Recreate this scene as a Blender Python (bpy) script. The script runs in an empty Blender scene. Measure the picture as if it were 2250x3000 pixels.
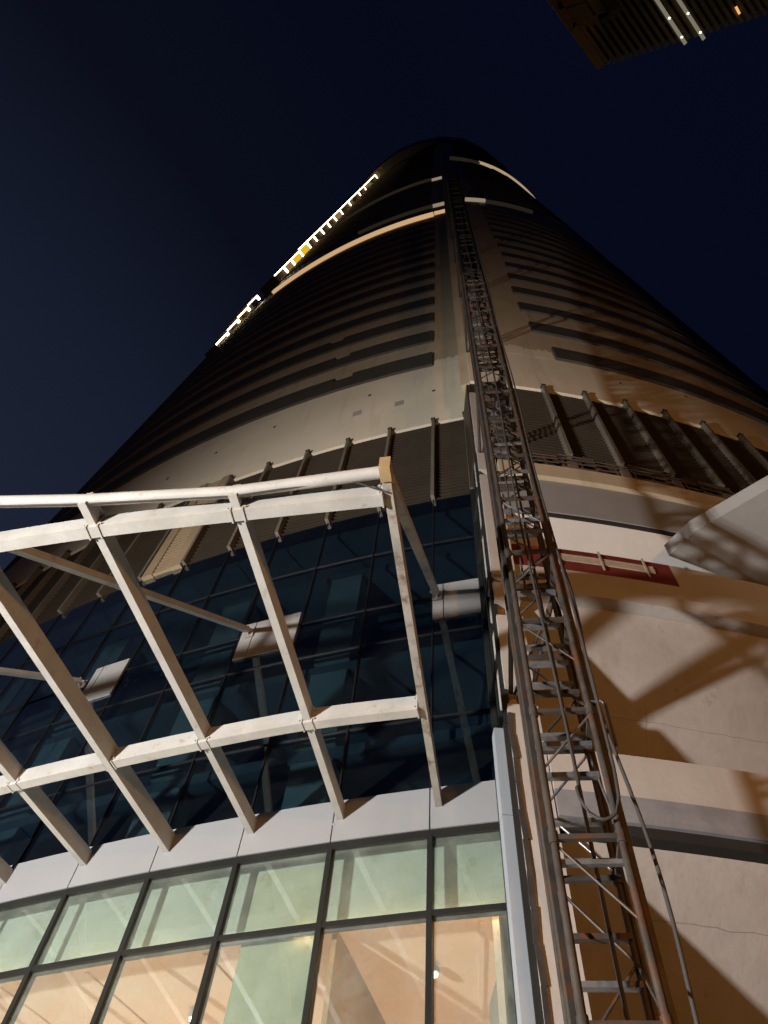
import bpy, math, random
from mathutils import Vector
random.seed(7)
C = bpy.context.scene.collection
SC = bpy.context.scene
R_ = math.radians

# ------------------------------------------------------------------ materials
def new_mat(name):
    m = bpy.data.materials.new(name); m.use_nodes = True
    nt = m.node_tree
    return m, nt, nt.nodes['Principled BSDF'], nt.nodes['Material Output']

def tex_coord(nt):
    return nt.nodes.new('ShaderNodeTexCoord').outputs['Object']

def noise(nt, vec, scale, detail=6, rough=.6, stretch=None):
    if stretch:
        mp = nt.nodes.new('ShaderNodeMapping'); mp.inputs['Scale'].default_value = stretch
        nt.links.new(vec, mp.inputs['Vector']); vec = mp.outputs['Vector']
    n = nt.nodes.new('ShaderNodeTexNoise'); n.inputs['Scale'].default_value = scale
    n.inputs['Detail'].default_value = detail; n.inputs['Roughness'].default_value = rough
    nt.links.new(vec, n.inputs['Vector'])
    return n.outputs['Fac']

def ramp(nt, fac, stops):
    r = nt.nodes.new('ShaderNodeValToRGB'); nt.links.new(fac, r.inputs['Fac'])
    e = r.color_ramp.elements
    while len(e) < len(stops): e.new(.5)
    for k, (p, c) in enumerate(stops):
        e[k].position = p; e[k].color = (*c, 1)
    return r.outputs['Color']

def mixc(nt, fac, a, b, mode='MIX'):
    n = nt.nodes.new('ShaderNodeMix'); n.data_type = 'RGBA'; n.blend_type = mode
    if isinstance(fac, (int, float)): n.inputs[0].default_value = fac
    else: nt.links.new(fac, n.inputs[0])
    for v, i in ((a, 6), (b, 7)):
        if isinstance(v, tuple): n.inputs[i].default_value = (*v, 1)
        else: nt.links.new(v, n.inputs[i])
    return n.outputs[2]

def bump(nt, b, h, strength=.2, dist=.02):
    n = nt.nodes.new('ShaderNodeBump'); n.inputs['Strength'].default_value = strength
    n.inputs['Distance'].default_value = dist
    nt.links.new(h, n.inputs['Height']); nt.links.new(n.outputs['Normal'], b.inputs['Normal'])

def surface(name, col, rough=.8, metal=0., var=.25, scale=1.2, fine=18., stain=None, stain_at=(.56, .68), streak=None, bmp=.15, spec=.3):
    """a weathered solid surface: large and small tone variation, optional stains / vertical streaks"""
    m, nt, b, o = new_mat(name)
    v = tex_coord(nt)
    n1 = noise(nt, v, scale); n2 = noise(nt, v, fine, 4)
    dark = tuple(c * (1 - var) for c in col); light = tuple(min(1, c * (1 + var * .6)) for c in col)
    c = ramp(nt, n1, [(.3, dark), (.7, light)])
    c = mixc(nt, ramp(nt, n2, [(.35, (0, 0, 0)), (.75, (.35, .35, .35))]), c, dark)
    if streak:
        s = noise(nt, v, 1., 5, .65, (2.2, 2.2, .12))
        c = mixc(nt, ramp(nt, s, [(.55, (0, 0, 0)), (.75, (.6, .6, .6))]), c, streak)
    if stain:
        s = noise(nt, v, 3.1, 7, .7)
        c = mixc(nt, ramp(nt, s, [(stain_at[0], (0, 0, 0)), (stain_at[1], (.9, .9, .9))]), c, stain)
    nt.links.new(c, b.inputs['Base Color'])
    b.inputs['Roughness'].default_value = rough; b.inputs['Metallic'].default_value = metal
    b.inputs['Specular IOR Level'].default_value = spec
    if bmp: bump(nt, b, n2, bmp)
    return m

def glow(name, col, strength):
    m, nt, b, o = new_mat(name)
    e = nt.nodes.new('ShaderNodeEmission'); e.inputs['Color'].default_value = (*col, 1); e.inputs['Strength'].default_value = strength
    nt.links.new(e.outputs[0], o.inputs['Surface'])
    return m

def glass(name, tint, refl=.06, grazing=.6, rough=.02, dirt=None, dirt_amt=.3, wav=.02):
    """thin tinted pane: tinted see-through mixed with a mirror that grows towards grazing angles"""
    m, nt, b, o = new_mat(name)
    nt.nodes.remove(b)
    v = tex_coord(nt)
    t = nt.nodes.new('ShaderNodeBsdfTransparent'); t.inputs['Color'].default_value = (*tint, 1)
    g = nt.nodes.new('ShaderNodeBsdfGlossy'); g.inputs['Roughness'].default_value = rough
    g.inputs['Color'].default_value = (.85, .92, 1, 1)
    n = noise(nt, v, .8, 2)
    bp = nt.nodes.new('ShaderNodeBump'); bp.inputs['Strength'].default_value = wav; bp.inputs['Distance'].default_value = .05
    nt.links.new(n, bp.inputs['Height']); nt.links.new(bp.outputs['Normal'], g.inputs['Normal'])
    lw = nt.nodes.new('ShaderNodeLayerWeight'); lw.inputs['Blend'].default_value = .35
    mr = nt.nodes.new('ShaderNodeMapRange'); mr.inputs['To Min'].default_value = refl; mr.inputs['To Max'].default_value = grazing
    nt.links.new(lw.outputs['Facing'], mr.inputs['Value'])
    mx = nt.nodes.new('ShaderNodeMixShader'); nt.links.new(mr.outputs[0], mx.inputs[0])
    nt.links.new(t.outputs[0], mx.inputs[1]); nt.links.new(g.outputs[0], mx.inputs[2])
    out = mx.outputs[0]
    if dirt:
        d = nt.nodes.new('ShaderNodeBsdfDiffuse'); d.inputs['Color'].default_value = (*dirt, 1)
        s = noise(nt, v, 1.6, 7, .7)
        f = nt.nodes.new('ShaderNodeMapRange'); f.inputs['From Min'].default_value = .42; f.inputs['From Max'].default_value = .7
        f.inputs['To Min'].default_value = dirt_amt * .45; f.inputs['To Max'].default_value = dirt_amt
        nt.links.new(s, f.inputs['Value'])
        m2 = nt.nodes.new('ShaderNodeMixShader'); nt.links.new(f.outputs[0], m2.inputs[0])
        nt.links.new(out, m2.inputs[1]); nt.links.new(d.outputs[0], m2.inputs[2]); out = m2.outputs[0]
    nt.links.new(out, o.inputs['Surface'])
    return m

MAT = dict(
    beige=surface('beige_concrete', (.47, .39, .275), .9, var=.16, scale=.35, fine=9, streak=(.25, .2, .13), bmp=.25),
    cream=surface('cream_whitewash', (.70, .635, .51), .9, var=.10, scale=.45, fine=9, streak=(.5, .42, .3), bmp=.25),
    plaster=surface('pale_plaster', (.40, .37, .345), .9, var=.14, scale=.5, fine=8, streak=(.33, .28, .22), stain=(.24, .18, .12), stain_at=(.66, .8), bmp=.25),
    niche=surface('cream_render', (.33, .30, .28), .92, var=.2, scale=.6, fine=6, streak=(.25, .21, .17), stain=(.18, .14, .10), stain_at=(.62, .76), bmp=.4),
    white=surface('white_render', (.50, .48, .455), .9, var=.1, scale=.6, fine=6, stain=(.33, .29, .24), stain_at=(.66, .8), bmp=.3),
    grey=surface('grey_board', (.24, .235, .24), .8, var=.1, scale=1, bmp=.1),
    grey_paint=surface('grey_membrane', (.22, .22, .24), .7, var=.25, scale=2, bmp=.15),
    strip=surface('dark_window_band', (.07, .064, .054), .65, var=.2, scale=.6, fine=5),
    upper=surface('dark_upper_glass', (.085, .062, .038), .5, var=.3, scale=.3, bmp=.05, spec=.5),
    line=surface('floor_edge', (.16, .12, .075), .7),
    spandrel=surface('silver_aluminium', (.29, .293, .30), .45, var=.05, scale=.8, bmp=.03),
    jamb=surface('pale_blue_aluminium', (.31, .335, .37), .45, var=.06, scale=.8, bmp=.03),
    patch=surface('white_patch_panel', (.33, .325, .32), .6, var=.1),
    thin_frame=surface('thin_mullion', (.018, .018, .02), .45, metal=.3, var=.2, bmp=.05),
    frame=surface('dark_frame', (.035, .035, .032), .4, metal=.4, var=.2, bmp=.05),
    steel=surface('white_painted_steel', (.41, .40, .375), .55, var=.2, scale=1.8, streak=(.36, .33, .29), stain=(.25, .15, .075), stain_at=(.60, .74), bmp=.1),
    dirty=surface('rust_stained_steel', (.34, .315, .28), .6, var=.3, scale=1.6, stain=(.11, .06, .035), stain_at=(.53, .66), bmp=.2),
    rust=surface('yellow_rust', (.36, .25, .13), .8, var=.3, scale=6, stain=(.2, .09, .03)),
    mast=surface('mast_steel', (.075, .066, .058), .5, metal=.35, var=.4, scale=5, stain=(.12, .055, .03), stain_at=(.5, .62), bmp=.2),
    mast_unlit=surface('mast_unlit_steel', (.007, .0065, .006), .6, var=.3, scale=4),  # mast steel with the upper mast's lack of light put into the colour
    mast_red=surface('mast_rust', (.064, .052, .044), .6, metal=.2, var=.35, scale=4, stain=(.055, .036, .026)),
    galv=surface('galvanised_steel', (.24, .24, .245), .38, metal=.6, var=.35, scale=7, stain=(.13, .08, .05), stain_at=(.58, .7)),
    louvre=surface('brown_louvre', (.052, .040, .028), .5, metal=.2, var=.2, scale=.7, bmp=.05),
    louvre_back=surface('louvre_backing', (.03, .024, .018), .7, var=.2),
    post=surface('louvre_post', (.19, .165, .13), .5, metal=.2, var=.2, bmp=.05),
    vent=surface('beige_vent', (.36, .27, .17), .7, var=.15),
    red=surface('red_waterproofing', (.13, .018, .012), .7, var=.35, scale=3),
    timber=surface('timber_batten', (.36, .29, .22), .85, var=.3, scale=4),
    crack=surface('crack_line', (.22, .185, .155), .9),
    dark=surface('dark_void', (.02, .017, .014), .9),
    pipe=surface('service_pipe', (.10, .07, .05), .6, metal=.3, var=.35),
    board=surface('green_white_board', (.30, .335, .24), .8, var=.1, scale=1.1, stain=(.24, .26, .18), stain_at=(.6, .66), bmp=.05),
    bulkhead=surface('pale_green_bulkhead', (.31, .365, .325), .8, var=.07, scale=.9, stain=(.26, .31, .24), stain_at=(.585, .60), bmp=.05),
    ceiling=surface('warm_ceiling', (.74, .60, .50), .9, var=.05, bmp=.03),
    wood=surface('brown_partition', (.40, .26, .14), .7, var=.15),
    column=surface('interior_column', (.72, .72, .60), .8, var=.1),
    slab=surface('interior_slab', (.30, .31, .30), .9, var=.15),
    asphalt=surface('asphalt', (.05, .05, .05), .9, var=.3, scale=2),
    roofm=surface('bronze_slats', (.17, .12, .05), .55, metal=.2, var=.2, scale=.4),
    roof_frame=surface('ochre_frame', (.17, .11, .03), .6, var=.2),
    lamp_body=surface('lamp_housing', (.12, .12, .13), .5, metal=.5),
    cable=surface('black_cable', (.05, .045, .042), .6),
    blue_glass=glass('blue_glass', (.43, .54, .60), .11, .6, wav=.008, dirt=(.10, .12, .12), dirt_amt=.035),
    clear_glass=glass('clear_glass', (.95, .98, .955), .03, .32, dirt=(.46, .52, .46), dirt_amt=.17),
    led=glow('led_white', (1., .80, .52), 9.),
    cornice_glow=glow('cornice_glow_warm', (1., .62, .32), .60),  # light caught by the cornice bands, put in as emission
    cornice_glow_dim=glow('cornice_glow_dim', (.9, .72, .5), .30),
    cornice_glow_faint=glow('cornice_glow_faint', (.8, .62, .40), .022),
    cornice_glow_r=glow('cornice_glow_right', (1., .74, .42), .42),
    cove=glow('cove_light', (1., .58, .22), 24.),
    bulb=glow('bulb', (1., .85, .6), 14.),
    yellow=glow('yellow_lit_panel', (1., .62, .03), .75),
    amber=glow('amber_lit_panel', (.9, .50, .22), .28),
    tube=glow('roof_tube_light', (.85, .78, .58), .22),
    tube_hot=glow('roof_spot', (1., .9, .7), 2.),
    orange_hot=glow('roof_orange', (1., .55, .2), .9),
    head=glow('lamp_lens', (1., .93, .85), 20.),
)

# ------------------------------------------------------------------ mesh helpers
LOC = {}
def wloc(o):
    return LOC.get(o.name, Vector((0, 0, 0))) if o else Vector((0, 0, 0))

def empty(name, loc, label, cat, group=None):
    o = bpy.data.objects.new(name, None); C.objects.link(o); o.location = loc
    o.empty_display_size = .3
    o['label'] = label; o['category'] = cat
    if group: o['group'] = group
    LOC[o.name] = Vector(loc)
    return o

class MB:
    def __init__(s): s.v = []; s.f = []; s.sm = []
    def add(s, vs, fs, smooth=False):
        b = len(s.v); s.v += [Vector(q) for q in vs]
        s.f += [tuple(i + b for i in f) for f in fs]; s.sm += [smooth] * len(fs)
    def bar(s, p, q, w, h, up=(0, 0, 1)):
        p, q = Vector(p), Vector(q); d = (q - p).normalized(); u = Vector(up)
        if abs(d.dot(u)) > .95: u = Vector((0, 1, 0))
        x = d.cross(u).normalized(); y = x.cross(d).normalized()
        vs = [c + x * sx * w / 2 + y * sy * h / 2 for c in (p, q) for sx, sy in ((-1, -1), (1, -1), (1, 1), (-1, 1))]
        s.add(vs, [(0, 3, 2, 1), (4, 5, 6, 7), (0, 1, 5, 4), (1, 2, 6, 5), (2, 3, 7, 6), (3, 0, 4, 7)])
    def tube(s, p, q, r, n=8):
        s.path([p, q], r, n)
    def path(s, pts, r, n=8):
        pts = [Vector(p) for p in pts]; rings = []
        for k, p in enumerate(pts):
            d = (pts[min(k + 1, len(pts) - 1)] - pts[max(k - 1, 0)]).normalized()
            u = Vector((0, 0, 1)) if abs(d.z) < .9 else Vector((0, 1, 0))
            x = d.cross(u).normalized(); y = x.cross(d)
            rings.append([p + (x * math.cos(t) + y * math.sin(t)) * r for t in (2 * math.pi * j / n for j in range(n))])
        vs = [v for r_ in rings for v in r_]
        fs = [(k * n + j, k * n + (j + 1) % n, (k + 1) * n + (j + 1) % n, (k + 1) * n + j) for k in range(len(pts) - 1) for j in range(n)]
        s.add(vs, fs, True)
        s.add([vs[j] for j in range(n)], [tuple(range(n - 1, -1, -1))]); s.add([vs[-n + j] for j in range(n)], [tuple(range(n))])
    def box(s, c, sz):
        x, y, z = c; a, b, d = (t / 2 for t in sz)
        s.add([(x + i * a, y + j * b, z + k * d) for k in (-1, 1) for i, j in ((-1, -1), (1, -1), (1, 1), (-1, 1))],
              [(0, 3, 2, 1), (4, 5, 6, 7), (0, 1, 5, 4), (1, 2, 6, 5), (2, 3, 7, 6), (3, 0, 4, 7)])
    def prism(s, poly, z0, z1):
        n = len(poly)
        s.add([(x, y, z0) for x, y in poly] + [(x, y, z1) for x, y in poly],
              [tuple(range(n - 1, -1, -1)), tuple(range(n, 2 * n))] + [(i, (i + 1) % n, n + (i + 1) % n, n + i) for i in range(n)])
    def build(s, name, mat, parent=None, label=None):
        me = bpy.data.meshes.new(name); o = wloc(parent)
        me.from_pydata([v - o for v in s.v], [], s.f); me.materials.append(MAT[mat])
        me.polygons.foreach_set('use_smooth', s.sm); me.update()
        import bmesh as _b
        bm = _b.new(); bm.from_mesh(me); _b.ops.recalc_face_normals(bm, faces=bm.faces); bm.to_mesh(me); bm.free()
        ob = bpy.data.objects.new(name, me); C.objects.link(ob)
        if parent: ob.parent = parent
        LOC[ob.name] = o
        if label: ob['label'] = label
        return ob

def tag(o, label=None, cat=None, group=None, kind=None):
    if label: o['label'] = label
    if cat: o['category'] = cat
    if group: o['group'] = group
    if kind: o['kind'] = kind
    return o

# ------------------------------------------------------------------ the tower's two tapering curved faces
U = 50.; EYE = 1.6
CL = Vector((.35 * U, 1.123 * U)); RL = .997 * U
CR = Vector((.053 * U, .86 * U)); RR = .71 * U
_m = ((CL + CR) / 2).length
AX = Vector((math.sin(.267), math.cos(.267))) * _m
HA = U / .049
def at(side, th, z, off=0.):
    c, r = (CL, RL) if side == 'L' else (CR, RR)
    s = 1 - (z - EYE) / HA
    cc = AX + (c - AX) * s; r = r * s + off; t = R_(th)
    return Vector((cc.x + r * math.sin(t), cc.y - r * math.cos(t), z))

def arc(mb, side, t0, t1, z0, z1, o0, o1, n=None, dz=None):
    """curved box between two bearings, two heights and two offsets from the facade; dz(th) shifts its height"""
    n = n or max(1, int(abs(t1 - t0) / 1.5)); vs = []; fs = []
    for k in range(n + 1):
        t = t0 + (t1 - t0) * k / n; d = dz(t) if dz else 0
        vs += [at(side, t, z0 + d, o0), at(side, t, z0 + d, o1), at(side, t, z1 + d, o1), at(side, t, z1 + d, o0)]
    for k in range(n):
        a, b = 4 * k, 4 * k + 4
        for i in range(4): fs.append((a + i, a + (i + 1) % 4, b + (i + 1) % 4, b + i))
    fs += [(3, 2, 1, 0), (4 * n, 4 * n + 1, 4 * n + 2, 4 * n + 3)]
    mb.add(vs, fs)

def ruled(mb, p0, p1, z0, z1, thick):
    """flat wall between two moving points p0(z), p1(z)"""
    vs = []
    for z in (z0, z1):
        a, b = p0(z), p1(z); d = (b - a).normalized(); n = Vector((-d.y, d.x, 0)) * thick
        vs += [a, b, b + n, a + n]
    mb.add(vs, [(0, 3, 2, 1), (4, 5, 6, 7), (0, 1, 5, 4), (1, 2, 6, 5), (2, 3, 7, 6), (3, 0, 4, 7)])

def one(name, mat, parent, side, *a, label=None, **k):
    mb = MB(); arc(mb, side, *a, **k); return mb.build(name, mat, parent, label)

tower = empty('skyscraper', (AX.x, AX.y, 0), 'round unfinished skyscraper with dark window bands, louvres and a lit glass base', 'building')

# plain concrete shells, the dark upper storeys and the join between both faces
ML, MR = -17.4, -1.0
mb = MB(); arc(mb, 'L', -110, ML, 24.95, 31.2, -.6, .004, 70); mb.build('whitewashed_wall', 'cream', tower)
mb = MB(); arc(mb, 'R', MR, 110, 24.95, 28.7, -.6, .004, 90); mb.build('whitewashed_wall', 'cream', tower)
mb = MB(); arc(mb, 'L', -110, ML, 31.2, 79, -.6, 0, 70); mb.build('concrete_wall', 'beige', tower)
mb = MB(); arc(mb, 'R', MR, 110, 28.7, 79, -.6, 0, 90); mb.build('concrete_wall', 'beige', tower)
jj = random.Random(11)          # ragged top edge of the whitewash on the spine
for side, t0, t1, z in (('L', -19.3, ML, 31.2), ('R', MR, 4.4, 28.7)):
    n = 24; mb = MB()
    for k in range(n):
        a_, b_ = t0 + (t1 - t0) * k / n, t0 + (t1 - t0) * (k + 1) / n
        arc(mb, side, a_, b_, z, z + .25 + .35 * jj.random() + (.6 if side == 'R' else .3), 0, .005, 1)
    mb.build('whitewash_edge', 'cream', tower)
mb = MB(); arc(mb, 'L', -110, ML, 79, 226, -.6, 0, 70); arc(mb, 'R', MR, 110, 79, 226, -.6, 0, 90); mb.build('upper_storeys', 'upper', tower)
mb = MB(); ruled(mb, lambda z: at('L', ML, z, -.3), lambda z: at('R', MR, z, -.05), 24.95, 226, -.3)
ruled(mb, lambda z: at('L', -110, z), lambda z: at('R', 110, z), 0, 226, .5); mb.build('return_wall', 'beige', tower)
mb = MB(); arc(mb, 'L', -20.0, ML, 79.0, 150, 0, .05); arc(mb, 'R', MR, 4.4, 79.0, 104, 0, .05); mb.build('concrete_spine', 'beige', tower)
mb = MB(); arc(mb, 'L', -110, -46, 0, 24.95, -.5, 0, 40); arc(mb, 'R', 24, 110, 0, 24.95, -.5, 0, 60); mb.build('lower_wall', 'plaster', tower)

# crown: overhanging ring at the top
front = [(-20, 36), (-16.4, 29.4), (-13.3, 25.6), (-10.1, 22.5), (-6.1, 19.2), (-1.3, 16.8), (5.1, 14.9), (10.7, 14.8), (15.9, 16.4), (19.5, 18.4), (23.2, 20.6), (26.8, 23.7), (31.8, 27.3), (37.4, 31.2), (41, 36)]
front = [(x, y + 1) for x, y in front]
mb = MB(); mb.prism(front + [(44, 60), (30, 84), (8, 88), (-14, 80), (-22, 60)], 226, 236); mb.build('crown_parapet', 'upper', tower)

# dark window bands of each storey
for k in range(13):
    z = 31.25 + 3.55 * k; h = 1.72
    if k in (0, 1, 2):      # a bare gap in the paint of the lower bands
        g0, g1 = ((-24.5, -23.5), (-25., -24.1), (-25.9, -25.))[k]
        mb = MB(); arc(mb, 'L', -105, g0, z, z + h, 0, .1); arc(mb, 'L', g0, g1, z + .0, z + h * .74, 0, .098, 2); arc(mb, 'L', g1, -19.36, z, z + h, 0, .1)
    else:
        mb = MB(); arc(mb, 'L', -105, -19.36, z, z + h, 0, .1)
    mb.build('window_band', 'strip', tower)
for k in range(14):
    z = 28.75 + 3.6 * k; h = 1.45
    s = (4.5, 3.7, 3.5, 3.55, 3.75, 4.0, 4.15, 4.2, 4.2, 4.2, 4.3, 4.3, 4.4, 4.4)[k]
    mb = MB(); arc(mb, 'R', s, 100, z, z + h, 0, .1); mb.build('window_band', 'strip', tower)
# faint floor edges of the upper storeys
for k in range(30):
    z = 93 + 4.1 * k
    mb = MB(); arc(mb, 'L', -100, -20.2, z, z + .5, 0, .12, 50); arc(mb, 'R', 4.6, 95, z, z + .5, 0, .12, 60); mb.build('floor_edge', 'line', tower)
# small anchor holes in the plain concrete band
for (t, z) in ((-22.3, 29.4), (-27.0, 29.2), (-30.0, 28.8), (-19.3, 28.1), (-32.5, 28.2), (-35, 27.9), (12.5, 28.2), (8.0, 27.4)):
    one('anchor_hole', 'dark', tower, 'L' if t < 0 else 'R', t - .06, t + .06, z, z + .14, 0, .015, 1)
for (t, z) in ((-22.7, 27.5), (-20.8, 27.4)):
    one('patched_spot', 'plaster', tower, 'L', t - .2, t + .2, z, z + .5, 0, .008, 1)

# cornice bands: the LED light they catch is put in as glow
one('lit_cornice', 'cornice_glow', tower, 'L', -41.5, -19.5, 79.0, 80.2, .02, .32, 40)
one('lit_cornice', 'cornice_glow', tower, 'L', -19.4, ML, 79.6, 80.4, .06, .3)
one('lit_cornice', 'cornice_glow_dim', tower, 'L', -19.6, ML, 86.0, 87.0, .06, .3)
one('lit_cornice', 'cornice_glow_faint', tower, 'L', -30, -19.7, 86.6, 87.2, .02, .3)  # dim reflection along the ring, put in as faint glow
one('lit_cornice', 'cornice_glow_dim', tower, 'R', 2.0, 5.6, 79.8, 81.0, .06, .3, 4, dz=lambda t: .6 * (t - 2))
one('lit_cornice', 'cornice_glow_faint', tower, 'R', 5.7, 15, 80, 81.0, .02, .3, 10, dz=lambda t: .45 * (t - 2))
one('lit_cornice', 'cornice_glow_dim', tower, 'L', -20.0, ML, 119, 120.6, .06, .3)
one('lit_cornice', 'cornice_glow_faint', tower, 'L', -44, -20.1, 121, 122.3, .02, .3, 20)
one('lit_cornice', 'cornice_glow_r', tower, 'R', 12.0, 46, 149.5, 151.4, .02, .5, 24, dz=lambda t: .65 * (t - 3.6) if t < 26 else 14.5 + .25 * (t - 26))
one('lit_cornice', 'cornice_glow_faint', tower, 'R', 1.5, 12, 148, 150, .02, .5, 10, dz=lambda t: .55 * (t - 3.6))

# stack of small lit balconies up the far left edge
zs = [66, 70.2, 74.5, 79, 83.6, 93, 98.9, 103.8, 110, 116.6, 122.5, 129.5, 136.7, 144.3, 153, 166, 184, 196, 226]
TB = -45.0
for k in range(len(zs) - 1):
    z0, z1 = zs[k], zs[k + 1]
    o = .40 + .15 * k if k < 4 else (1.05 if k < 8 else 1.22)
    wd = 1.6 if k < 5 else 3.0
    if k == 4: continue
    mb = MB(); arc(mb, 'L', TB - wd, TB, z0 - .35, z0, 0, o, 3); bal = mb.build('balcony', 'upper', tower)
    mb = MB(); arc(mb, 'L', TB - .22, TB + .12, z0, z1 - .6, 0, .12, 1)
    if k < 4 or k > 5: arc(mb, 'L', TB - wd, TB - wd + .3, z0, z1 - .6, 0, o - .1, 1)
    mb.build('side_screen', 'upper', bal)
    mb = MB(); arc(mb, 'L', TB - .12, TB + .1, z1 - .75, z1 - .35, o * (.15 if k > 4 else .4), o, 1)
    arc(mb, 'L', TB - .12, TB + .02, z0, z1 - .35, o - .12, o + (.05 if k > 7 else 0), 1)
    mb.build('light_strip', 'led', bal)
    if k in (6, 7, 8, 13):
        mb = MB(); arc(mb, 'L', TB - .5, TB - .2, z0 + .2, z1 - .9, .14, o - .15, 1); mb.build('lit_panel', {6: 'amber', 7: 'yellow', 8: 'yellow', 13: 'amber'}[k], bal)

# ------------------------------------------------------------------ louvre storey (z 19.4 - 25)
LT = [-18.06, -19.28] + [-21.0 - 1.71 * k for k in range(15)]          # bearings of posts and mullions
def louvre(side, t0, t1, z0=19.42, z1=24.93, pitch=.2):
    mb = MB()
    for k in range(int((z1 - z0) / pitch)):
        z = z0 + k * pitch; arc(mb, side, t0, t1, z, z + .035, -.09, -.015, 2)
    return mb
def post(side, t, z0, z1, parent):
    w = .048 / (RL if side == 'L' else RR) * 57.3
    mb = MB(); arc(mb, side, t - w, t + w, z0, z1, -.1, .14, 1); p = mb.build('louvre_post', 'post', parent)
    mb = MB(); arc(mb, side, t - w * 1.5, t + w * 1.5, z1 + .002, z1 + .10, 0, .15, 1); mb.build('post_cap', 'louvre', p)
for i in range(len(LT) - 1):
    a, b = LT[i + 1], LT[i]
    if abs(a + 29.55) < .1: continue
    louvre('L', a + .09, b - .09).build('louvre_panel', 'louvre', tower)
for i in range(len(LT)): post('L', LT[i], 19.35, 24.95, tower)
# beige vent panel set between the dark louvres
a, b = LT[7], LT[6]
mb = MB(); arc(mb, 'L', a + .1, a + .5, 19.3, 25.3, -.05, .1, 1); arc(mb, 'L', b - .5, b - .1, 19.3, 25.3, -.05, .1, 1)
for k in range(33): arc(mb, 'L', a + .5, b - .5, 19.35 + .18 * k, 19.43 + .18 * k, -.06, .07, 1)
mb.build('vent_panel', 'vent', tower)
RT = [-.9] + [2.86 + 2.21 * k for k in range(9)]
for i in range(len(RT) - 1): louvre('R', RT[i] + .09, RT[i + 1] - .09).build('louvre_panel', 'louvre', tower)
for t in RT[1:]: post('R', t, 19.5, 25.0, tower)
one('backing_wall', 'dark', tower, 'L', -60, ML, 9, 24.94, -5.2, -5.0, 30)
one('louvre_backing', 'louvre_back', tower, 'L', -60, -18, 19.3, 24.94, -.3, -.088, 30)
one('louvre_backing', 'louvre_back', tower, 'R', -.95, 24, 19.42, 24.94, -.3, -.088, 20); one('walkway_recess', 'dark', tower, 'R', -.95, 24, 18.6, 19.418, -.6, -.4, 20)

# ------------------------------------------------------------------ curtain wall: blue glass above, lit glass below
ROWS = [(9.62, 11.2), (11.2, 13.55), (13.55, 14.8), (14.8, 17.1), (17.1, 19.36)]
dth = lambda m: m / RL * 57.2958
def window(t0, t1, z0, z1, pane_mat, bars=.035, depth=.07, bottom=True):
    mb = MB(); w = dth(bars)
    arc(mb, 'L', t0 - w / 2 - .0, t0 + w / 2, z0, z1, -.12, depth - .05, 1)
    if bottom: arc(mb, 'L', t0 + w / 2, t1 - w / 2, z0 - bars / 2, z0 + bars / 2, -.12, depth - .056, 1)
    f = mb.build('window', 'thin_frame' if pane_mat == 'blue_glass' else 'frame', tower)
    one('pane', pane_mat, f, 'L', t0 + w / 2, t1 - w / 2, z0 + bars / 2, z1 - bars / 2, -.034, -.022, 1)
for i in range(len(LT) - 2):
    for (z0, z1) in ROWS: window(LT[i + 1], LT[i], z0, z1, 'blue_glass', .022, .055)
for (t0, t1) in ((-19.27, -18.07), (-24.38, -22.78), (-29.0, -27.92)):
    mb = MB(); z0, z1 = 13.98, 15.22
    tm = t0 + (t1 - t0) * .22
    arc(mb, 'L', t0, tm - .012, z0, z1, -.015, .012, 1); arc(mb, 'L', tm + .012, t1, z0, z1, -.015, .012, 1)
    for tt in (t0 + .1, tm + .1, t1 - .1):
        for zz in (z0 + .1, z1 - .14): arc(mb, 'L', tt - .025, tt + .025, zz, zz + .04, .0125, .022, 1)
    mb.build('bracket_panel', 'patch', tower)
# white spandrel
for i in range(len(LT) - 3):
    one('spandrel_panel', 'spandrel', tower, 'L', LT[i + 1] + .012, LT[i] - .012, 8.86, 9.60, -.1, .05, 2)
# lit ground storey
LOW = [(.3, 4.2), (4.2, 7.58), (7.58, 8.80)]
for i in range(min(11, len(LT) - 3)):
    for (z0, z1) in LOW: window(LT[i + 1], LT[i], z0, z1, 'clear_glass', .075, .085)
one('head_frame', 'frame', tower, 'L', LT[12], -18.0, 8.74, 8.855, -.13, .035)
# interior of the lit storey
one('ceiling', 'ceiling', tower, 'L', -46, ML - .2, 7.81, 7.95, -9, -.43, 30)
one('bulkhead', 'bulkhead', tower, 'L', -46, ML - .05, 7.81, 9.0, -.425, -.35, 30)
for i in range(0, 11):
    a_, b_ = ((.08, .08), (.25, .08), (1.2, .1), (.1, .9), (.3, .3), (.1, .7), (.4, .4), (.2, .6), (.4, .4), (.3, .3), (.4, .4))[i]
    one('cove_lamp', 'cove', tower, 'L', LT[i + 1] + a_, LT[i] - b_, 7.655, 7.665, -.19, -.15, 2)
one('back_wall', 'ceiling', tower, 'L', -46, ML, .2, 7.80, -9.2, -9, 30)
one('lobby_floor', 'slab', tower, 'L', -46, ML, .02, .2, -9, -.15, 30)
for t0, t1 in ((-18.6, -19.9), (-23.3, -22.6), (-25.6, -24.9), (-27.4, -26.6)):
    mb = MB(); mb.bar(at('L', t0, 7.795, -.6), at('L', t1, 7.795, -6.), .07, .025); mb.build('ceiling_trim', 'ceiling', tower)
one('blind_board', 'board', tower, 'L', -22.42, -21.12, 4.4, 8.72, -.30, -.26, 2)
one('partition', 'wood', tower, 'L', -20.98, -20.90, .2, 7.80, -7, -.45, 1)
one('partition', 'ceiling', tower, 'L', -18.4, -18.3, .2, 7.80, -7, -.3, 1)
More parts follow.
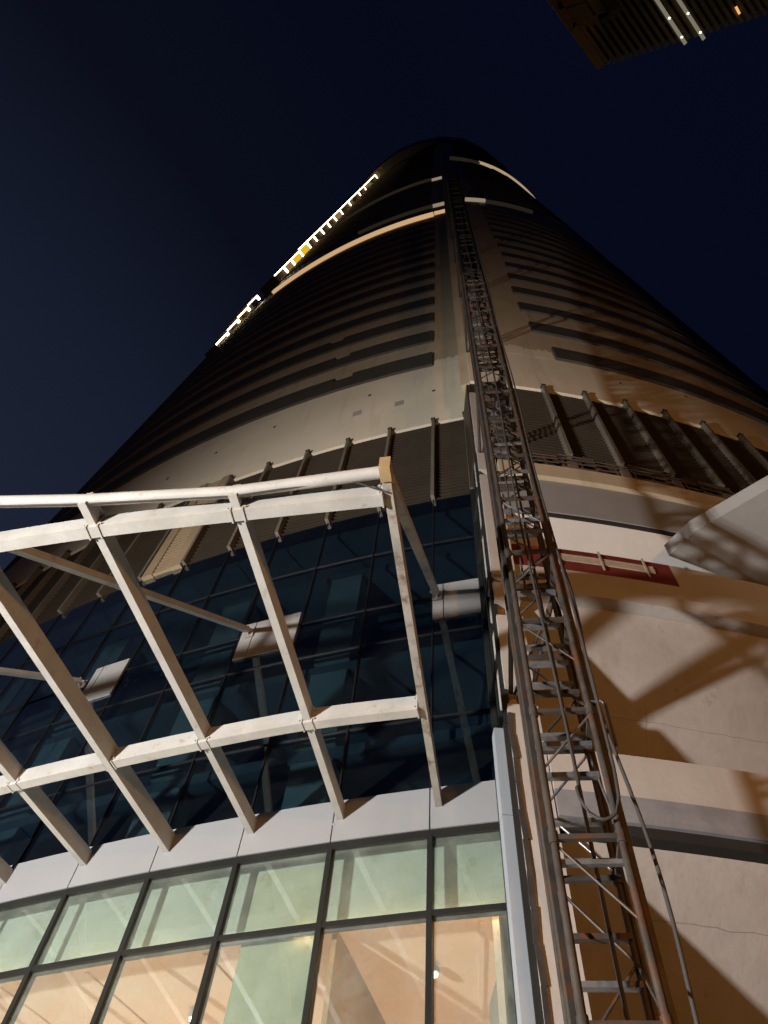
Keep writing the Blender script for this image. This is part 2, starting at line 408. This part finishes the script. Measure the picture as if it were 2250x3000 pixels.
# interior of the blue storeys
for z in (8.95, 11.05, 13.45, 17.0, 19.2):
    one('floor_slab', 'slab', tower, 'L', -46, ML - .2, z, z + .25, -5, -.45, 30)
for k in range(3):
    for t in (-21.85, -25.3, -29.5, -33.5):
        z0, z1 = ((9.25, 11.0), (11.35, 13.4), (13.75, 16.95))[k]
        one('interior_column', 'column', tower, 'L', t - .5, t + .4, z0, z1, -.9, -.4, 1)
one('ceiling_beam', 'slab', tower, 'L', -46, ML - .3, 15.6, 15.9, -1.3, -1.0, 30)
one('ceiling_beam', 'slab', tower, 'L', -46, ML - .3, 12.4, 12.6, -2.0, -1.7, 30)

# ------------------------------------------------------------------ reveal and pilaster between the faces
pL = lambda z: at('L', -18.0, z, .05); pR = lambda z: at('R', -1.02, z, -.06)
def lerp(p, q, t): return lambda z: p(z) + (q(z) - p(z)) * t
for (z0, z1) in ((9.62, 11.2), (11.2, 13.55), (13.55, 15.6), (15.6, 17.5), (17.5, 19.3)):
    mb = MB(); ruled(mb, lerp(pL, pR, .06), lerp(pL, pR, .94), z0 + .05, z1 - .05, -.02); g = mb.build('reveal_window', 'blue_glass', tower)
    mb = MB(); ruled(mb, lerp(pL, pR, 0), lerp(pL, pR, .06), z0, z1, -.1); ruled(mb, lerp(pL, pR, .5), lerp(pL, pR, .54), z0, z1, -.08); ruled(mb, lerp(pL, pR, .94), lerp(pL, pR, 1), z0, z1, -.1); ruled(mb, lerp(pL, pR, .06), lerp(pL, pR, .94), z0, z0 + .05, -.1)
    mb.build('reveal_frame', 'frame', g)
mb = MB(); ruled(mb, lerp(pL, pR, .0), pR, 0, 9.6, -.12); mb.build('reveal_panel', 'dark', tower)
one('jamb_panel', 'jamb', tower, 'R', -1.43, -1.14, 8.05, 9.55, -.3, -.1, 1)
one('jamb_panel', 'jamb', tower, 'R', -1.43, -1.14, 0, 8.03, -.3, -.1, 1)
one('reveal_back', 'dark', tower, 'L', -17.9, -17.0, 9, 25, -1.6, -1.4, 1)
mb = MB(); ruled(mb, lerp(pL, pR, .0), lerp(pL, pR, .95), 19.4, 24.9, -.1); mb.build('reveal_louvre', 'louvre', tower)
zc = [0, 6.35, 10.45, 10.75, 12.35, 12.75, 13.45, 16.6, 19.0, 21.9, 23.6]
for k, (z0, z1, o) in enumerate(((0, 9.98, 0), (10.35, 12.2, .0), (12.6, 13.2, .02), (13.45, 16.9, .03), (16.9, 17.9, .0), (18.2, 21.5, 0), (21.5, 23.9, -.02))):
    one('pilaster_cladding', 'plaster', tower, 'R', -1.09, -.36, z0, z1 - .01, -.5, o, 2)
one('pilaster_core', 'wood', tower, 'R', -1.0, -.42, 0, 24.94, -.7, -.16, 2)
mb = MB()
for k in range(22):
    z0 = .3 + .43 * k; j = random.uniform(-.03, .03)
    mb.bar(at('R', -1.06 + j, z0, .012), at('R', -1.06 - j * .4, z0 + .43, .012), .055 + abs(j) * .8, .02, (0, 1, 0))
mb.build('rusty_joint', 'mast_red', tower)

# ------------------------------------------------------------------ right-hand side: ledges over recessed walls
NS = -.35                                 # bearing of the pilaster's right edge
def profile(mb, side, t0, t1, prof, n=30):
    m = len(prof); vs = [at(side, t0 + (t1 - t0) * k / n, z, o) for k in range(n + 1) for z, o in prof]
    fs = [(k * m + i, k * m + (i + 1) % m, (k + 1) * m + (i + 1) % m, (k + 1) * m + i) for k in range(n) for i in range(m)]
    mb.add(vs, fs + [tuple(range(m - 1, -1, -1)), tuple(range(n * m, n * m + m))])
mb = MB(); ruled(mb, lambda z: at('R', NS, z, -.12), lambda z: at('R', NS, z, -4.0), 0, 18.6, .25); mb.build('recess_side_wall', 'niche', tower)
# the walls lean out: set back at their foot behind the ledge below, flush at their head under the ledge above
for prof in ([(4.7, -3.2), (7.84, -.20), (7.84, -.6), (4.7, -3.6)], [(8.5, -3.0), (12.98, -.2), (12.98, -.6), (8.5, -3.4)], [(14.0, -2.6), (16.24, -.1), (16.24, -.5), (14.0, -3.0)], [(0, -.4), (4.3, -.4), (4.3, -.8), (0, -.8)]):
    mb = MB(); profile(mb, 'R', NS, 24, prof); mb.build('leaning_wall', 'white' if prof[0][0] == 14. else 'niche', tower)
def lean(z, segs=((4.7, -3.2, 7.84, -.20), (8.5, -3.0, 12.98, -.2), (14.0, -2.6, 16.24, -.1))):
    for za, oa, zb, ob in segs:
        if za <= z <= zb: return oa + (ob - oa) * (z - za) / (zb - za)
rj = random.Random(5)
for z, t0, t1 in ((7.25, 1.4, 9), (11.3, 1.2, 12), (15.7, 1.0, 7)):
    mb = MB(); n = int((t1 - t0) / .25); zz = z
    for k in range(n):
        zn = z + rj.uniform(-.012, .012); t = t0 + .25 * k
        if True:
            mb.add([at('R', t, zz, lean(zz) + .006), at('R', t + .25, zn, lean(zn) + .006), at('R', t + .25, zn + .007, lean(zn + .007) + .006), at('R', t, zz + .007, lean(zz + .007) + .006)], [(0, 1, 2, 3)])
        zz = zn
    mb.build('wall_crack', 'crack', tower)
for t, z0, z1 in ((3.4, 10.4, 11.6),):
    mb = MB(); n = 12; tt = t
    for k in range(n):
        za, zb = z0 + (z1 - z0) * k / n, z0 + (z1 - z0) * (k + 1) / n; tn = tt + rj.uniform(-.05, .05)
        mb.add([at('R', tt, za, lean(za) + .006), at('R', tt + .010, za, lean(za) + .006), at('R', tn + .010, zb, lean(zb) + .006), at('R', tn, zb, lean(zb) + .006)], [(0, 1, 2, 3)]); tt = tn
    mb.build('wall_crack', 'crack', tower)
for z0, z1 in ((4.35, 4.7), (8.3, 8.5), (13.5, 14.0)):
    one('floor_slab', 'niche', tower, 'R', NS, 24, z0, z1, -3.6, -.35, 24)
def ledge(name, mat, z0, z1, o, t0=-.33, t1=24., label=None):
    return one(name, mat, tower, 'R', t0, t1, z0, z1, -.75, o, 24, label=label)
ledge('ledge', 'plaster', 4.3, 5.35, .02)
ledge('ledge', 'plaster', 8.42, 9.15, .03)
ledge('membrane_stripe', 'grey_paint', 8.0, 8.418, .035)
ledge('shaded_underside', 'dark', 7.84, 7.998, -.02)  # shade under the ledge, put in as a dark strip
ledge('ledge', 'plaster', 13.0, 13.38, .06)
ledge('ledge', 'plaster', 13.40, 13.98, -.04)
one('red_upstand', 'red', tower, 'R', -.33, 5.05, 13.99, 14.88, -.2, -.1, 6)
one('upstand', 'plaster', tower, 'R', 5.06, 24, 13.99, 14.88, -.2, -.1, 20)
for z in (14.42, 14.62):
    one('timber_batten', 'timber', tower, 'R', 1.0, 4.4, z, z + (.16 if z < 14.5 else .03), -.098, -.07, 4)
for t in (1.2, 2.62, 4.1):
    one('timber_stud', 'timber', tower, 'R', t - .03, t + .03, 14.2, 14.88, -.068, -.045, 1)
ledge('grey_band', 'grey', 16.32, 17.93, .0)
one('band_shadow_gap', 'dark', tower, 'R', -.33, 24, 16.24, 16.318, -.3, -.03, 24)
ledge('ledge', 'beige', 17.95, 18.62, .12)
# service walkway under the louvres
mb = MB()
for k in range(30):
    t = 1 + .75 * k; mb.bar(at('R', t, 18.62, .0), at('R', t, 19.45, .0), .05, .05)
for z in (18.8, 19.05, 19.3, 19.46): 
    for k in range(15): mb.tube(at('R', .8 + 1.5 * k, z + random.uniform(-.05, .05), .02 + .06 * (k % 2)), at('R', 2.3 + 1.5 * k, z + random.uniform(-.05, .05), .02 + .06 * (k % 2)), .022, 6)
mb.build('service_rail', 'pipe', tower)
for t in (2.85, 5.07, 7.3, 9.5):
    one('rail_box', 'post', tower, 'R', t - .2, t + .2, 18.75, 19.2, -.1, .05, 1)
# projecting pale canopy slab further right
mb = MB(); mb.prism([(5.95, 8.24), (6.3, 7.6), (7.4, 6.5), (9.9, 4.2), (12.5, 7.0), (10.3, 9.3), (8.2, 8.9)], 15.2, 15.6)
mb.build('projecting_slab', 'patch', tower)

# ------------------------------------------------------------------ steel canopy frame
ribs = [((1.27, 9.42), (-.231, -.973)), ((-.16, 9.87), (-.28, -.96)), ((-1.50, 10.42), (-.336, -.942)), ((-2.80, 11.0), (-.378, -.926)), ((-4.19, 11.65), (-.425, -.905)), ((-5.58, 12.4), (-.475, -.88)), ((-6.9, 13.2), (-.52, -.854))]
cano = empty('canopy_frame', (-2.8, 11.0, 9.2), 'bare white steel canopy frame with rust stains, fixed to the glass front', 'canopy')
def on(k, d, z=9.34):
    (x, y), (u, v) = ribs[k]; return Vector((x + u * d, y + v * d, z))
LEN = (5.66, 5.68, 6.03, 6.5, 6.95, 7.5, 8.1)
D2 = (5.32, 5.43, 5.65, 5.85, 6.05, 6.3, 6.5)
for k in range(7):
    mb = MB(); mb.bar(on(k, -.02, 9.355 if k != 3 else 9.32), on(k, LEN[k], 9.355 if k != 3 else 9.32), .10, .26 if k != 3 else .33)
    r = mb.build('rib', 'dirty' if k == 0 else 'steel', cano, 'rust streaked brown end rib' if k == 0 else None)
    mb = MB(); mb.bar(on(k, -.03), on(k, .02), .3, .5); 
    for zz in (9.16, 9.5):
        for sd in (-.1, .1):
            (x, y), (u, v) = ribs[k]; c = on(k, .02, zz) + Vector((-v * sd, u * sd, 0)); mb.tube(c, c + Vector((u, v, 0)) * .04, .018, 6)
    mb.build('wall_plate', 'steel', r)
mb = MB(); mb.bar(on(0, 5.54, 9.34), on(0, 5.72, 9.34), .125, .28); mb.build('rusty_end_cap', 'rust', cano)
def smooth(pts, m=6):
    out = []
    for k in range(len(pts) - 1):
        p0, p1, p2, p3 = pts[max(k - 1, 0)], pts[k], pts[k + 1], pts[min(k + 2, len(pts) - 1)]
        for i in range(m):
            t = i / m
            out.append(.5 * (2 * p1 + (p2 - p0) * t + (2 * p0 - 5 * p1 + 4 * p2 - p3) * t * t + (3 * p1 - p0 - 3 * p2 + p3) * t ** 3))
    return out + [pts[-1]]
def sweep(pts, w, h):
    mb = MB(); vs = []; n = len(pts)
    for k in range(n):
        u = (pts[min(k + 1, n - 1)] - pts[max(k - 1, 0)]).normalized(); x = Vector((u.y, -u.x, 0)) * w / 2; z = Vector((0, 0, h / 2))
        vs += [pts[k] - x - z, pts[k] + x - z, pts[k] + x + z, pts[k] - x + z]
    mb.add(vs, [(4 * i + m, 4 * i + (m + 1) % 4, 4 * i + 4 + (m + 1) % 4, 4 * i + 4 + m) for i in range(n - 1) for m in range(4)] + [(3, 2, 1, 0), (4 * n - 4, 4 * n - 3, 4 * n - 2, 4 * n - 1)])
    return mb
for D_, w, h in (((2.05,) * 7, .14, .26), (D2, .15, .25)):
    ln = [on(k, D_[k], 9.31) for k in range(7)]; u = (ln[1] - ln[0]).normalized(); ln[0] = ln[0] + u * .052
    pu = sweep(smooth(ln), w, h).build('purlin', 'steel', cano)
    for k in range(7):
        for sg in (-1, 1):
            if (k == 0 and sg < 0) or (k == 6 and sg > 0): continue
            v = (ln[min(k + 1, 6)] - ln[max(k - 1, 0)]).normalized(); c = on(k, D_[k], 9.31) + v * sg * .075
            nrm = Vector((v.y, -v.x, 0)); nrm = nrm if nrm.y < 0 else -nrm
            mb = MB(); mb.bar(c - v * .01, c + v * .01, w + .03, h + .025)
            for zz in (-.08, .08):
                bp = c + v * sg * .03 + Vector((0, 0, zz)) + nrm * w / 2; mb.tube(bp, bp + nrm * .022, .015, 6)
            mb.build('end_plate', 'steel', pu)
pts = [on(k, LEN[k] - .02, 9.34) for k in range(7)]
mb = MB(); mb.path([on(0, 5.6, 9.34)] + pts[1:], .075, 12); mb.build('front_tube', 'steel', cano)
# cb = [on(0, 5.3, 9.22)] + [pts[0].lerp(pts[6], t) + Vector((0, 0, -.08)) for t in (.1, .25)] + [pts[2] + Vector((0, 0, -.11)), pts[3] + Vector((0, 0, -.10)), pts[5] + Vector((0, 0, -.1))]
mb = MB(); mb.path([on(0, 5.4, 9.21), on(0, 5.6, 9.30).lerp(on(1, 5.6, 9.30), .25), pts[1] + Vector((0, .0, -.1)), pts[2] + Vector((0, 0, -.09)), pts[3] + Vector((0, 0, -.11))], .012, 6); mb.build('cable', 'cable', cano)
for k, (t, z) in ((0, (-19.15, 14.72)), (3, (-24.12, 14.79)), (6, (-29.16, 14.67))):
    mb = MB(); e = at('L', t, z, .16); s = on(k, D2[k] + .12, 9.46)
    mb.bar(s, e, .13, .11); rod = mb.build('tie_rod', 'dirty' if k == 0 else 'steel', cano)
    mb = MB(); arc(mb, 'L', t - .12, t + .12, z - .12, z + .12, .036, .06, 1); mb.bar(at('L', t, z, .05), e + Vector((0, -.05, 0)), .03, .18); mb.bar(e + Vector((-.12, 0, 0)), e + Vector((.12, 0, 0)), .05, .05)
    mb.build('wall_bracket', 'dirty', rod)

# ------------------------------------------------------------------ lattice mast
az = R_(19.55); MC = Vector((math.sin(az) * 6.2, math.cos(az) * 6.2, 0))
ux = Vector((math.cos(az - R_(9)), -math.sin(az - R_(9)), 0)); uy = Vector((math.sin(az - R_(9)), math.cos(az - R_(9)), 0))
mast = empty('hoist_mast', MC, 'tall rusty lattice hoist mast climbing the front of the skyscraper', 'hoist mast')
def mp(x, y, z): return MC + ux * x + uy * y + Vector((0, 0, z))
W = .285; TOP = 56
for sx in (-1, 1):
    for sy in (-1, 1):
        mb = MB()
        for k in range(18): mb.tube(mp(sx * W, sy * W, k * 1.5), mp(sx * W, sy * W, k * 1.5 + 1.49), .035 if sy < 0 else .03, 8)
        for k in range(1, 18): mb.tube(mp(sx * W, sy * W, k * 1.5 - .06), mp(sx * W, sy * W, k * 1.5 + .06), .046, 8)
        mb.build('chord', 'mast_red' if sx * sy > 0 else 'mast', mast)
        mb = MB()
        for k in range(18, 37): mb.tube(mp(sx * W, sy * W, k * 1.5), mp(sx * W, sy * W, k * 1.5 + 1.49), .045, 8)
        mb.build('upper_chord', 'mast_unlit', mast)  # upper lengths take the steel darkened for missing light
mb = MB()
for sx in (-1, 1): mb.bar(mp(sx * (W + .06), -W + .1, 0), mp(sx * (W + .06), -W + .1, 27), .05, .07, (0, 1, 0))

for sx in (-1, 1):
    mb.tube(mp(sx * (W + .05), W + .02, 0), mp(sx * (W + .05), W + .02, 27), .026, 6)
mb.build('guide_rail', 'mast', mast)
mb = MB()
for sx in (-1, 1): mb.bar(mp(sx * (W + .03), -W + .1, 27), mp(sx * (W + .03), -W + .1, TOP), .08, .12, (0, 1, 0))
mb.bar(mp(0, W - .05, 30), mp(0, W - .05, TOP), .54, .05, (0, 1, 0)); mb.build('dark_infill', 'mast_unlit', mast)  # dark plate added so the unlit upper mast reads as solid
rnd = random.Random(3)
rung_meshes = []
def rung(z, kind):
    mb = MB()
    if kind == 0: mb.bar(mp(-W, W - .03, z), mp(W, W - .03, z), .07, .05)
    elif kind == 1: mb.bar(mp(-W, -W + .03, z), mp(W, -W + .03, z), .045, .045)
    else: mb.bar(mp(-W, .02, z), mp(W, .02, z), .06, .06)
    return mb
def frame(z):
    mb = MB()
    for (a, b) in (((-W, -W), (W, -W)), ((W, -W), (W, W)), ((W, W), (-W, W)), ((-W, W), (-W, -W))): mb.bar(mp(*a, z), mp(*b, z), .05, .05)
    return mb
def brace(k):
    mb = MB(); z0, z1 = k * 1.5 + .05, k * 1.5 + 1.45; zm = (z0 + z1) / 2; s = 1 if k % 2 else -1
    mb.tube(mp(-s * W, W, z0), mp(s * W, W, zm), .014, 6); mb.tube(mp(s * W, W, zm), mp(-s * W, W, z1), .014, 6)
    mb.tube(mp(s * W, -W, z0), mp(s * W, W, zm), .014, 6); mb.tube(mp(-s * W, -W, z0), mp(-s * W, W, z1), .014, 6)
    mb.tube(mp(s * W, -W, zm), mp(-s * W, -W, z1), .013, 6)
    return mb
n = 0; far = MB()
zl = []
for k in range(37):
    for j in range(4): zl.append((k * 1.5 + .18 + .375 * j + rnd.uniform(-.04, .04), rnd.choice((0, 0, 0, 2, 1)) if j else 0))
for i, (z, kd) in enumerate(zl):
    if 4 <= z <= 41 and n < 98: rung(z, kd).build('rung', 'galv' if rnd.random() < (.75 if z < 13 else .3 if z < 26 else 0) else 'mast' if z < 27 else 'mast_unlit', mast); n += 1  # rung colours darken with height to imitate fading light
    else:
        b = rung(z, kd); far.add(b.v, b.f)
o = far.build('rung', 'mast_unlit', mast); o['kind'] = 'stuff'
for k in range(37):
    frame(k * 1.5).build('square_frame', 'mast' if k < 18 else 'mast_unlit', mast); brace(k).build('diagonal_brace', 'galv' if k in (4, 6, 7) else 'mast' if k < 18 else 'mast_unlit', mast)
for k in range(6):
    z = 10.2 + 9 * k; mb = MB()
    for sx in (-1, 1):
        e = at('R', -.72 + sx * .25, z, .0); mb.tube(mp(sx * W, W, z), e, .035, 8); mb.bar(mp(sx * W, -W, z), mp(sx * W, W, z), .07, .07)
        mb.tube(mp(sx * W, W, z), at('R', -.72 - sx * .15, z, 0), .025, 8)
    mb.build('wall_tie', 'mast', mast)
# small bent hand rail on the right
mb = MB(); mb.path([mp(W, -W, 7.62), mp(W + .14, -W, 7.64), mp(W + .17, -W, 7.57), mp(W + .17, -W, 7.0)], .018, 8); mb.build('bent_rail', 'galv', mast)
# hanging cables with a loop
mb = MB(); pts = []
for k in range(30): pts.append(mp(-.02 + .03 * math.sin(k * .7), -W - .07, 40 - k * 1.155))
for k in range(11):
    t = math.pi * k / 10; pts.append(mp(.16 - .18 * math.cos(t), -W - .09, 6.45 - .34 * math.sin(t)))
for k in range(24): pts.append(mp(.36 + .02 * math.sin(k), -W - .07, 6.7 + k * 1.3))
mb.path(pts, .017, 6); mb.build('power_cable', 'cable', mast)
mb = MB(); mb.path([mp(.07, .0, z) for z in (2, 20, 40, 54)], .02, 6); mb.path([mp(-.08, .1, z) for z in (10, 30, 54)], .015, 6); mb.build('hoist_rope', 'cable', mast)
# slack hose hanging beside the mast
hose = MB(); hose.path([mp(W + .12 + .05 * math.sin(k * .5) + max(0, (9 - .35 * k) - 7) * -.02 + .012 * k, -.1 + .02 * k, 11.2 - .33 * k) for k in range(28)], .02, 7)
h = hose.build('hose', 'cable'); tag(h, 'thin brown hose hanging down the right side of the lattice mast', 'hose')

# ------------------------------------------------------------------ neighbour building's louvred roof, overhead right
nb = empty('neighbouring_building', (22, -16, 0), 'dark neighbouring building with a slatted bronze roof overhang high overhead', 'building')
mb = MB(); mb.prism([(9, -7.5), (40, -7.5), (40, -30), (9, -30)], 0, 62); mb.build('wall', 'upper', nb)
A = Vector((11.09, -1.01)); D = Vector((.955, -.374)).normalized(); F = Vector((-.75, -.66)).normalized()
mb = MB()
i = 0; s = 0.
while s < 16:
    wd = .55 if i == 0 else .22
    p = A + D * s; ln = 3.0 if s < 3.2 else 7.0
    if not (3.2 < s < 0): mb.bar((p.x, p.y, 60.2), (p.x + F.x * ln, p.y + F.y * ln, 60.2), wd, .4)
    s += .46; i += 1
mb.build('roof_slats', 'roofm', nb)
mb = MB(); q = A + F * 3.0
mb.bar((q.x, q.y, 60.45), (q.x + D.x * 3, q.y + D.y * 3, 60.45), .5, .5); mb.bar((q.x, q.y, 60.45), (q.x + F.x * 5, q.y + F.y * 5, 60.45), .5, .5)
mb.bar(((q + D * 2).x, (q + D * 2).y, 60.45), ((q + D * 2 + F * 5).x, (q + D * 2 + F * 5).y, 60.45), .6, .5)
q2 = q + F * 1.6; mb.bar((q2.x, q2.y, 60.45), (q2.x + D.x * 2, q2.y + D.y * 2, 60.45), .4, .5)
mb.build('roof_frame', 'roof_frame', nb)
mb = MB(); mb.prism([tuple(A + D * .3 + F * .3), tuple(A + D * 16 + F * .3), tuple(A + D * 16 + F * 9), tuple(A + D * .3 + F * 9)], 60.75, 61.2); mb.build('roof_deck', 'upper', nb)
for dx, m in ((0, 'tube'), (1.15, 'tube')):
    p = Vector((16.04 + dx * .94, -2.74 - dx * .3)); mb = MB(); mb.bar((p.x, p.y, 59.9), (p.x + F.x * 6, p.y + F.y * 6, 59.9), .2, .12); t = mb.build('tube_light', m, nb)
    for d in (.5, 1.9): 
        mb = MB(); mb.box((p.x + F.x * d, p.y + F.y * d, 59.78), (.12, .12, .1)); mb.build('spot', 'tube_hot', t)
mb = MB(); mb.bar((18.9, -4.6, 59.9), (18.55, -4.95, 59.9), .12, .1); mb.build('orange_lamp', 'orange_hot', nb)

# ------------------------------------------------------------------ ground and lamps that light the place
mb = MB(); mb.add([(-900, -900, 0), (900, -900, 0), (900, 900, 0), (-900, 900, 0)], [(0, 1, 2, 3)]); g = mb.build('ground', 'asphalt'); tag(g, 'dark asphalt ground', 'ground', kind='structure')

def flood(loc, aim, power, col, label, angle=110, size=.25):
    loc = Vector(loc); f = empty('flood_lamp', (loc.x, loc.y, 0), label, 'flood lamp')
    d = (Vector(aim) - loc).normalized(); back = loc - d * .35
    mb = MB(); mb.tube((back.x, back.y, 0), (back.x, back.y, back.z - .1), .07, 10); mb.build('pole', 'lamp_body', f)
    mb = MB(); mb.bar(back - d * .15, back + d * .15, .7, .5); mb.build('lamp_head', 'lamp_body', f)
    mb = MB(); mb.bar(back + d * .151, back + d * .17, .6, .4); mb.build('lens', 'head', f)
    l = bpy.data.lights.new('flood_light', 'SPOT'); l.energy = power; l.color = col; l.spot_size = R_(angle); l.spot_blend = .6; l.shadow_soft_size = size
    o = bpy.data.objects.new('flood_light', l); C.objects.link(o); o.parent = f; o.location = loc - Vector((loc.x, loc.y, 0)); o.rotation_euler = d.to_track_quat('-Z', 'Y').to_euler()
    return f
flood((-13.5, -1.3, 1.9), (4, 9, 7), 26000, (1., .955, .90), 'white flood lamp on a pole left behind the viewer, aimed at the tower', 124, .3)
flood((7.6, -12, 6), (4, 9, 14), 4600, (1., .42, .085), 'sodium flood lamp on a pole right behind the viewer, aimed at the tower', 165, .5)

# added warm uplights, unseen, for the light bounced up to the lobby ceiling
for t, o_ in ((-20.0, -3.0), (-24.0, -3.5), (-28.5, -3.5)):
    p = at('L', t, 2.5, o_)
    l = bpy.data.lights.new('lobby_fill_light', 'AREA'); l.energy = 155; l.color = (1, .58, .32); l.size = 1.6
    lo = empty('added_uplight', (p.x, p.y, .2), {-20.0: 'added warm uplight, unseen, in the lobby behind the rightmost lit panes', -24.0: 'added warm uplight, unseen, in the lobby beside the board covered pane', -28.5: 'added warm uplight, unseen, in the lobby behind the far left panes'}[t], 'lamp', 'added uplights in the lobby')
    mb = MB(); mb.tube((p.x, p.y, .2), (p.x, p.y, 2.3), .04, 8); mb.build('stem', 'lamp_body', lo)
    mb = MB(); mb.tube((p.x, p.y, 2.3), (p.x, p.y, 2.45), .25, 14); mb.build('shade', 'lamp_body', lo)
    ob = bpy.data.objects.new('lobby_fill_light', l); C.objects.link(ob); ob.parent = lo; ob.location = (0, 0, 2.35); ob.rotation_euler = (math.pi, 0, 0)

for (t, off, lab) in ((-19.604, -1.496, 'small round ceiling lamp glowing behind the pane right of the brown partition'), (-24.243, -1.93, 'small round ceiling lamp glowing left of the board covered pane')):
    p = at('L', t, 7.70, off); dl = empty('ceiling_lamp', p, lab, 'lamp', 'round ceiling lamps in the lobby')
    mb = MB(); mb.tube((p.x, p.y, p.z + .05), (p.x, p.y, p.z - .02), .085, 14); mb.build('lamp_ring', 'spandrel', dl)
    mb = MB(); mb.tube((p.x, p.y, p.z - .021), (p.x, p.y, p.z - .05), .055, 14); mb.build('bulb', 'bulb', dl)

# ------------------------------------------------------------------ sky, camera
w = bpy.data.worlds.new('World'); SC.world = w; w.use_nodes = True; nt = w.node_tree
bg = nt.nodes['Background']; sky = nt.nodes.new('ShaderNodeTexSky'); sky.sky_type = 'NISHITA'; sky.sun_disc = False
sky.sun_elevation = R_(-5.0); sky.sun_rotation = R_(-65)
sky.sun_elevation = R_(-3.5)
# night sky glow of the city: paler towards the left horizon, added to the dusk sky
tc = nt.nodes.new('ShaderNodeTexCoord'); dt = nt.nodes.new('ShaderNodeVectorMath'); dt.operation = 'DOT_PRODUCT'
dt.inputs[1].default_value = Vector((-.75, .6, .28)).normalized(); nt.links.new(tc.outputs['Generated'], dt.inputs[0])
gl = ramp(nt, dt.outputs['Value'], [(0, (.0009, .0021, .0095)), (.35, (.0014, .0022, .0080)), (.55, (.0026, .0036, .0090)), (.72, (.0076, .0108, .0240)), (.9, (.0128, .0168, .0350)), (1, (.0155, .0195, .037))])
b2 = nt.nodes.new('ShaderNodeBackground'); nt.links.new(gl, b2.inputs['Color']); b2.inputs['Strength'].default_value = 1.
ad = nt.nodes.new('ShaderNodeAddShader'); nt.links.new(bg.outputs[0], ad.inputs[0]); nt.links.new(b2.outputs[0], ad.inputs[1])
nt.links.new(ad.outputs[0], nt.nodes['World Output'].inputs['Surface'])
nt.links.new(sky.outputs[0], bg.inputs['Color']); bg.inputs['Strength'].default_value = .05

cam = bpy.data.cameras.new('Camera'); co = bpy.data.objects.new('Camera', cam); C.objects.link(co); SC.camera = co
M = [[0.99465592, -0.10324539, 0.], [-0.08927081, -0.86002622, -0.50237996], [0.05186841, 0.49969519, -0.86464697]]
from mathutils import Matrix
co.matrix_world = Matrix([[M[0][0], M[0][1], M[0][2], 0], [M[1][0], M[1][1], M[1][2], 0], [M[2][0], M[2][1], M[2][2], EYE], [0, 0, 0, 1]])
cam.sensor_fit = 'VERTICAL'; cam.sensor_height = 36; cam.lens = 1662 / 2212 * 36
cam.clip_start = .05; cam.clip_end = 3000
SC.view_settings.view_transform = 'Standard'; SC.view_settings.look = 'None'; SC.view_settings.exposure = 0; SC.view_settings.gamma = 1
SC.render.engine = 'CYCLES'
SC.cycles.max_bounces = 8; SC.cycles.transparent_max_bounces = 16
